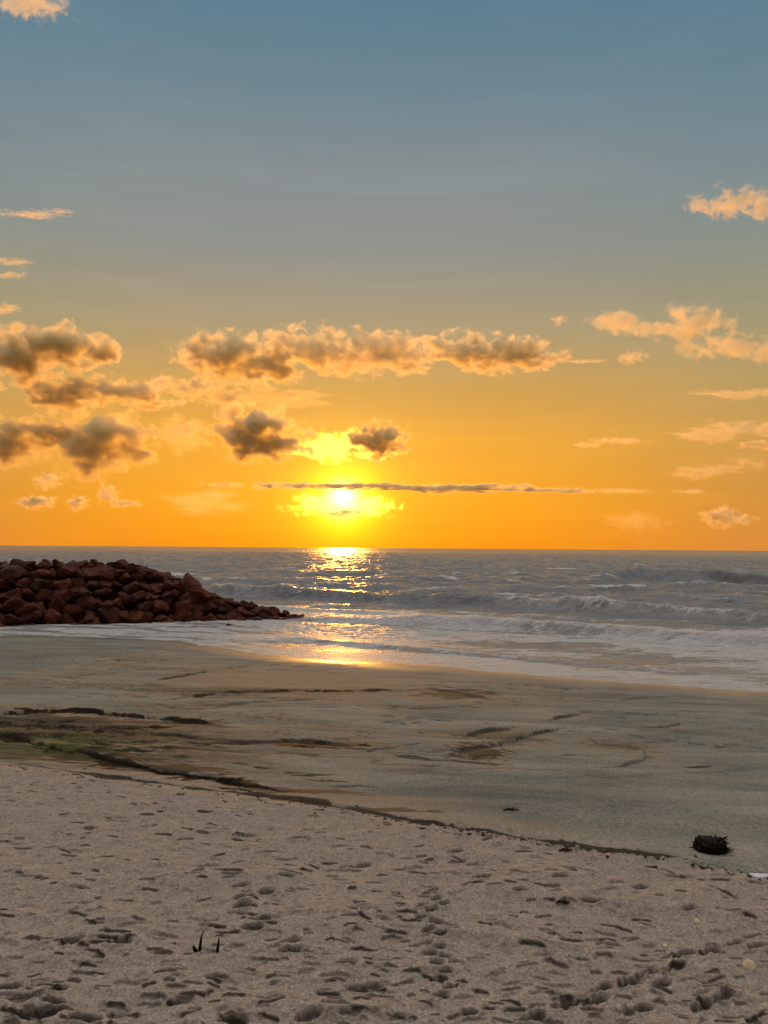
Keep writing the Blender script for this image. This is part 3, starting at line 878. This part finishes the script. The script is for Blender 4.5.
# the black driftwood root
gx, gy = hit(711, 851)
gz = ground_z(gx, gy)
root = bpy.data.objects.new('driftwood_stump', None); COL.objects.link(root)
root.location = (gx, gy, gz - .02)
tag(root, 'black driftwood stump with short snapped roots, lying alone on smooth grey sand', 'driftwood')
bm = bmesh.new()
bmesh.ops.create_icosphere(bm, subdivisions=4, radius=1)
for v in bm.verts:
    q = v.co.copy()
    sx = abs(q.x) ** .6 * (1 if q.x > 0 else -1); sz = abs(q.z) ** .65 * (1 if q.z > 0 else -1)
    nn = mnoise.fractal(q * 2.3, 1, 2, 5)
    v.co = Vector((sx * .225, q.y * .17, sz * .115 + .095)) * (1 + .22 * nn)
bm_obj('stump_body', bm, WOOD, root)
rnd = random.Random(4)
for k in range(22):
    an = rnd.uniform(0, 6.28)
    bx, by = .19 * math.cos(an), .13 * math.sin(an)
    up = rnd.uniform(.0, .9) if k < 14 else rnd.uniform(1.0, 2.0)
    dv = Vector((math.cos(an) * 1.0, math.sin(an) * .8, up)).normalized()
    if k >= 14: bx *= .8; by *= .7
    b0 = Vector((bx, by, rnd.uniform(.05, .2)))
    ln = rnd.uniform(.05, .13)
    bm = bmesh.new()
    pts = [b0 - dv * .05, b0 + dv * ln * .5 + Vector((rnd.gauss(0, .01), 0, rnd.gauss(0, .012))), b0 + dv * ln + Vector((rnd.gauss(0, .02), 0, rnd.gauss(0, .02)))]
    tube(bm, pts, [rnd.uniform(.014, .026), rnd.uniform(.010, .018), rnd.uniform(.004, .012)])
    bm_obj('snapped_root', bm, WOOD, root)

for k in range(16):
    an = rnd.uniform(0, 6.28); r0 = rnd.uniform(.16, .22)
    pts = []
    for j in range(6):
        rj = r0 + j * rnd.uniform(.018, .045); an += rnd.uniform(-.25, .25)
        pts.append((rj * math.cos(an), rj * .8 * math.sin(an), .035 if j == 0 else rnd.uniform(.018, .035)))
    bm = bmesh.new(); tube(bm, pts, [.011, .010, .009, .008, .006, .003], 6)
    bm_obj('weed_strand', bm, WEED, root)

# two upright twigs in the dry sand
for (px, py, h, lean), lb in zip(((199, 950, .21, .045), (217, 954, .155, .02)),
                                 ('taller of two dark twigs stuck upright in the dry sand', 'shorter of two dark twigs stuck upright in the dry sand')):
    x, y = on_plane(px, py, BERM)
    zg = ground_z(x, y)
    bm = bmesh.new()
    tube(bm, [(0, 0, -.08), (lean * .3, 0, h * .35), (lean * .5, .01, h * .7), (lean, .01, h)], [.020, .015, .010, .004], 8)
    if h > .2: tube(bm, [(-.01, 0, -.03), (-.045, -.02, .03), (-.055, -.025, .07)], [.02, .02, .008], 7)
    for v in bm.verts: v.co += Vector((mnoise.noise(v.co * 25), mnoise.noise(v.co * 25 + Vector((5, 0, 0))), 0)) * .006
    o = bm_obj('twig', bm, WOOD)
    o.location = (x, y, zg)
    tag(o, lb, 'twig', 'pair of twigs in the sand')

# white scrap by the ledge: a curved sliver
x, y = on_plane(759, 876, BERM)
bm = bmesh.new()
n = 14
vs = []
for i in range(n + 1):
    u = -1 + 2 * i / n
    wv = .028 * (1 - u * u) + .004
    zc = .035 * u * u
    vs.append([bm.verts.new((u * .125, yv, zc + zo)) for yv, zo in ((-wv, .010), (0, -.004), (wv, .016))])
for a, b in zip(vs, vs[1:]):
    for k in range(2): bm.faces.new((a[k], b[k], b[k + 1], a[k + 1]))
o = bm_obj('plastic_scrap', bm, WHITE)
sm = o.modifiers.new('thickness', 'SOLIDIFY'); sm.thickness = .008
o.location = (x, y, ground_z(x, y) + .02); o.rotation_euler = (.5, 0, -.1)
tag(o, 'white curved plastic scrap lying on the dark sand ledge', 'litter')


def shell(px, py, size, label, tilt):
    x, y = on_plane(px, py, BERM)
    bm = bmesh.new()
    na, nr = 22, 6
    c = bm.verts.new((0, -.5, .02))
    prev = None
    for j in range(1, nr + 1):
        f = j / nr
        ring = []
        for i in range(na + 1):
            an = R(-100 + 200 * i / na)
            rib = 1 + .045 * math.cos(i * math.pi) * f
            rx, ry = math.sin(an) * .5 * f * rib, -.5 + (math.cos(an) * .55 + .45) * f * rib
            ring.append(bm.verts.new((rx, ry, .02 + .28 * math.sin(f * math.pi * .55) * (1 - .55 * f))))
        for i in range(na):
            if prev is None: bm.faces.new((c, ring[i + 1], ring[i]))
            else: bm.faces.new((prev[i], prev[i + 1], ring[i + 1], ring[i]))
        prev = ring
    bmesh.ops.recalc_face_normals(bm, faces=bm.faces)
    o = bm_obj('seashell', bm, SHELL)
    s_ = o.modifiers.new('thickness', 'SOLIDIFY'); s_.thickness = .05
    o.scale = (size, size, size)
    o.location = (x, y, ground_z(x, y) + size * .22)
    o.rotation_euler = (tilt, .1, random.uniform(-.5, .5))
    tag(o, label, 'seashell', 'pale shells on the dry sand')


shell(749, 972, .115, 'largest pale yellow shell, half upright on the dry sand', .9)
shell(697, 924, .062, 'small pale yellow shell beyond the largest one on the dry sand', .7)
shell(665, 946, .045, 'tiny pale shell among the footprints, nearest the long drift ridge', .4)

# small dark wrack bits that can be picked out
for px, py, s, lb in ((511, 812, .14, 'short dark stick lying flat on the smooth sand below the ledge'), (563, 909, .09, 'small dark forked wrack scrap on the dry sand in mid beach'),
                      (364, 747, .16, 'dark flat weed scrap beside the dark damp hollow in the lower beach'), (566, 853, .10, 'dark weed scrap lying on the ledge between stump and channel')):
    x, y = hit(px, py)
    bm = bmesh.new()
    tube(bm, [(-s, 0, .01), (-s * .4, .02, .025), (s * .2, -.01, .03), (s, .02, .012)], [.008, .018, .02, .006], 7)
    tube(bm, [(0, 0, .02), (s * .3, .05, .04), (s * .5, .1, .05)], [.014, .01, .004], 6)
    o = bm_obj('wrack_scrap', bm, WEED)
    o.location = (x, y, ground_z(x, y))
    tag(o, lb, 'driftwood')

# fine wrack crumbs along the ledge: uncountable
bm = bmesh.new()
for i in range(420):
    px = random.uniform(-10, 790)
    if px < 420 and random.random() < .55: continue
    py = np.interp(px, [p[0] for p in SC], [p[1] for p in SC]) + random.gauss(-.5, 3.0) * random.choice((.6, 1, 2.2))
    x, y = on_plane(px, py, BERM)
    zg = ground_z(x, y)
    s = random.uniform(.008, .028)
    M = Matrix.Translation((x, y, zg + s * .2)) @ Matrix.Rotation(random.uniform(0, 6), 4, 'Z') @ Matrix.Diagonal((s * random.uniform(1, 2.4), s, s * .6, 1))
    r = bmesh.ops.create_icosphere(bm, subdivisions=1, radius=1, matrix=M)
    for v in r['verts']: v.co += Vector((random.gauss(0, .2), random.gauss(0, .2), random.gauss(0, .15))) * s
o = bm_obj('wrack_debris', bm, WEED, smooth=False)
tag(o, kind='stuff')

# ------------------------------------------------------------------ clouds
def cloud_material(name, dens, size, lobes, erode, aniso, stretch, nscale):
    m = bpy.data.materials.new(name); m.use_nodes = True
    t = NT(m.node_tree)
    p = t.n('ShaderNodeTexCoord').outputs['Object']
    best = None
    for q, ex, ey, ez in lobes:
        v = t.n('ShaderNodeVectorMath', operation='MULTIPLY_ADD', ins={0: p, 1: (1 / ex, 1 / ey, 1 / ez), 2: (-q.x / ex, -q.y / ey, -q.z / ez)}).outputs[0]
        ln = t.n('ShaderNodeVectorMath', operation='LENGTH', ins={0: v}).outputs['Value']
        best = ln if best is None else t.math('SMOOTH_MIN', best, ln, .25)
    vv = t.n('ShaderNodeVectorMath', operation='MULTIPLY', ins={0: p, 1: tuple(k / size for k in stretch)}).outputs[0]
    n1 = t.noise(vv, nscale, 10, .64, .5)
    n0 = t.noise(vv, nscale * .42, 2, .5, .3)
    e = t.math('SUBTRACT', .82, best)                       # negative outside, 1 in the heart
    e = t.math('MULTIPLY_ADD', t.math('SUBTRACT', n1, .5), erode, e)
    e = t.math('MULTIPLY_ADD', t.math('SUBTRACT', n0, .5), erode * .55, e)
    f = t.n('ShaderNodeMapRange', interpolation_type='SMOOTHSTEP', ins={0: e, 1: .09, 2: .55, 3: 0.0, 4: 1.0}).outputs[0]
    n2 = t.noise(vv, nscale * 2.1, 6, .6, .2)
    f = t.math('MULTIPLY', f, t.n('ShaderNodeMapRange', ins={0: n2, 1: .34, 2: .62, 3: .45, 4: 1.3}).outputs[0])
    pv = t.n('ShaderNodeVolumePrincipled', ins={'Color': (.965, .85, .60, 1), 'Density': t.math('MULTIPLY', f, dens), 'Anisotropy': aniso})  # warm tint puts orange airlight into the vapour colour
    t.n('ShaderNodeOutputMaterial', ins={1: pv.outputs[0]})
    return m


def cloud(lobes, dist, od, label, aniso=.55, erode=3.0, nscale=2.6, stretch=(1, 1, 1.25), depth=.8):
    """lobes: (px, py, rx, ry) ellipsoids; od: optical depth through the thickest part"""
    cxp = sum(l[0] for l in lobes) / len(lobes); cyp = sum(l[1] for l in lobes) / len(lobes)
    c = ray(cxp, cyp); c = c * (dist / c.y)
    k = dist / F_PX
    bm = bmesh.new()
    lw = []
    for (px, py, rx, ry) in lobes:
        q = ray(px, py); q = q * (dist / q.y) - c
        ex, ez = rx * k * 1.14, ry * k * 1.2
        ey = depth * min(ex, ez * 3.0)
        q = q + Vector((0, random.uniform(-.2, .2) * ey, 0))
        lw.append((q, ex, ey, ez))
        bmesh.ops.create_icosphere(bm, subdivisions=4, radius=1, matrix=Matrix.Translation(q) @ Matrix.Diagonal((ex * 1.28, ey * 1.2, ez * 1.28, 1)))
    big = max(lw, key=lambda l: l[3])
    mean_r = min(max(l[3] for l in lobes), 40) * k
    maxr = max(max(l[2], l[3]) for l in lobes) * k
    mat = cloud_material('cloud_vapour', 1.35 * od / (2 * big[2]), mean_r * 2, lw, erode, aniso, stretch, nscale)
    o = bm_obj('cloud', bm, mat)
    o.location = Vector((c.x, c.y, c.z + CAM_Z))
    rm = o.modifiers.new('join', 'REMESH'); rm.mode = 'VOXEL'; rm.voxel_size = max(mean_r / 7, maxr / 50)
    tag(o, label, 'cloud', 'sunset clouds')
    return o


cloud([(225, 352, 48, 19), (262, 366, 42, 16), (205, 345, 28, 13)], 6000, 12, 'dark-bellied golden cloud, left end of the long bank high above the sun')
cloud([(322, 348, 52, 19), (375, 355, 50, 17), (300, 342, 30, 13), (415, 360, 26, 12)], 6050, 9, 'golden cloud in the middle of the long bank high above the sun')
cloud([(470, 350, 42, 15), (508, 355, 45, 14), (545, 360, 22, 8), (440, 344, 18, 8)], 6000, 11, 'golden cloud with dark top, right end of the long bank above the sun')
cloud([(165, 383, 18, 6), (195, 389, 30, 9), (228, 397, 28, 8)], 5600, 5, 'ragged grey wisp of cloud hanging below the left end of the long bank')
cloud([(252, 430, 40, 24), (270, 445, 38, 17), (232, 420, 22, 18)], 5200, 12, 'dark heaped cloud just up and left of the sun')
cloud([(376, 437, 30, 17), (394, 445, 16, 10)], 5400, 11, 'dark rounded cloud with blazing rim directly over the sun')
cloud([(330, 446, 34, 13), (355, 442, 22, 13), (312, 452, 24, 7), (375, 454, 26, 5)], 5600, 3.0, 'blazing yellow torn cloud between the dark heaped one and the dark rounded one', .82)
cloud([(343, 508, 52, 9), (325, 500, 30, 6), (368, 503, 26, 6)], 9600, 2.0, 'blazing yellow wisps of cloud round the lower edge of the sun', .85)
cloud([(340, 486, 130, 3.6), (450, 488, 100, 4.6), (545, 490.5, 46, 2.6)], 9000, 11, 'long thin dark cloud bar crossing in front of the sun', stretch=(.35, .6, 1.3))
cloud([(343, 513, 28, 4.5)], 9300, 4, 'small dark cloud sliver just under the sun', stretch=(.35, .6, 1.3))
cloud([(15, 350, 42, 25), (60, 350, 42, 20), (-20, 355, 30, 30), (95, 356, 22, 13)], 5500, 9, 'dark grey cloud at the left edge, uppermost of the left clouds')
cloud([(80, 388, 45, 13), (125, 394, 40, 10), (160, 405, 26, 5), (55, 398, 30, 16)], 5300, 8, 'dark lens of cloud with golden underside left of the long bank')
cloud([(100, 440, 50, 30), (70, 432, 30, 20), (130, 448, 28, 20)], 5000, 11, 'largest dark brown cloud low on the left')
cloud([(15, 440, 38, 22), (42, 434, 24, 15), (-10, 432, 20, 18)], 5050, 10, 'brown cloud at the left edge beside the largest dark brown cloud')
cloud([(178, 430, 28, 17), (195, 440, 14, 10)], 5200, 2.5, 'thin golden cloud between the largest brown cloud and the dark heaped one')
cloud([(35, 502, 19, 6)], 8500, 8, 'small dark low cloud near the left edge, over the breakwater')
cloud([(48, 480, 15, 8)], 8300, 3, 'small pale golden puff above the small dark low cloud')
cloud([(78, 502, 11, 7)], 8500, 5, 'tiny ragged cloud right of the small dark low cloud')
cloud([(108, 493, 12, 9), (125, 503, 14, 4)], 8200, 5, 'little dark cloud with a trailing tail, right of the tiny ragged one')
cloud([(205, 500, 42, 13), (230, 506, 26, 8), (198, 487, 8, 4)], 8000, .9, 'faint golden veil of cloud low, left of the sun', stretch=(.35, .6, 1.3))
cloud([(285, 398, 45, 9), (262, 392, 22, 9), (310, 403, 22, 4)], 5800, 1.8, 'thin bright golden streak under the middle of the long bank', stretch=(.35, .6, 1.3))
cloud([(690, 325, 34, 16), (730, 345, 42, 11), (618, 322, 30, 9), (650, 328, 22, 8), (680, 312, 20, 8), (778, 347, 34, 11)], 6200, 2.8, 'peach wispy cloud trailing to the right edge, right of the long bank')
cloud([(632, 357, 14, 6)], 6300, 1.8, 'small peach puff under the wispy cloud on the right')
cloud([(732, 204, 38, 10.5), (703, 203, 15, 7), (765, 210, 24, 8)], 5200, 3.2, 'lone peach cloud high at the right edge')
cloud([(735, 394, 46, 4.5), (765, 391, 20, 4)], 6500, 2, 'thin bright streak of cloud at the right edge below the wispy cloud', stretch=(.35, .6, 1.3))
cloud([(735, 428, 52, 7), (700, 436, 40, 6), (770, 430, 30, 7)], 6600, 2.0, 'broad golden streaked cloud at the right edge', stretch=(.35, .6, 1.3))
cloud([(758, 444, 20, 4), (785, 446, 16, 5)], 6400, 6, 'dark grey sliver under the broad golden streaked cloud', stretch=(.35, .6, 1.3))
cloud([(710, 470, 40, 6), (690, 475, 26, 4), (745, 462, 22, 5)], 6700, 1.1, 'faint golden wisps low on the right', stretch=(.35, .6, 1.3))
cloud([(615, 441, 36, 3.5), (585, 445, 18, 2.5)], 6700, 1.4, 'thin faint golden line of cloud right of the sun', stretch=(.35, .6, 1.3))
cloud([(722, 515, 18, 10), (742, 520, 12, 5)], 8000, 6, 'small brown cloud low at the right')
cloud([(633, 520, 26, 10), (655, 525, 14, 5)], 8000, .6, 'faint brownish smudge of cloud low, right of the sun')
cloud([(620, 491, 36, 2.4), (690, 492, 16, 2.4)], 8800, 1.6, 'thin pale wisp continuing the long dark bar', stretch=(.35, .6, 1.3))
cloud([(32, 214, 36, 3.5), (60, 212, 10, 2.5)], 5200, 1.8, 'thin pale streak high on the left edge', stretch=(.35, .6, 1.3))
cloud([(12, 262, 28, 4), (15, 275, 18, 3)], 5300, 1.5, 'double pale streak on the left edge below the thin high one', stretch=(.35, .6, 1.3))
cloud([(6, 309, 16, 4)], 5400, 2.5, 'short peach streak on the left edge above the uppermost dark cloud', stretch=(.35, .6, 1.3))
cloud([(30, -2, 42, 12)], 4600, 3.0, 'pink-lit cloud cut by the top left corner')
cloud([(585, 361, 24, 1.8)], 6200, 1.6, 'hair-thin bright streak off the right end of the long bank', stretch=(.35, .6, 1.3))
cloud([(560, 319, 8, 5)], 6200, 1.0, 'tiny pale puff left of the peach wispy cloud')

# ------------------------------------------------------------------ render settings
scene.view_settings.view_transform = 'Standard'
scene.view_settings.look = 'None'
scene.view_settings.gamma = 1.0
scene.view_settings.exposure = 0.0
scene.view_settings.use_curve_mapping = False
cy = scene.cycles
cy.use_denoising = True
cy.denoising_prefilter = 'NONE'
cy.max_bounces = 8
cy.diffuse_bounces = 2
cy.glossy_bounces = 3
cy.volume_bounces = 4
cy.volume_step_rate = .22
cy.volume_max_steps = 320
cy.caustics_reflective = False
cy.caustics_refractive = False
cy.sample_clamp_indirect = 6.0
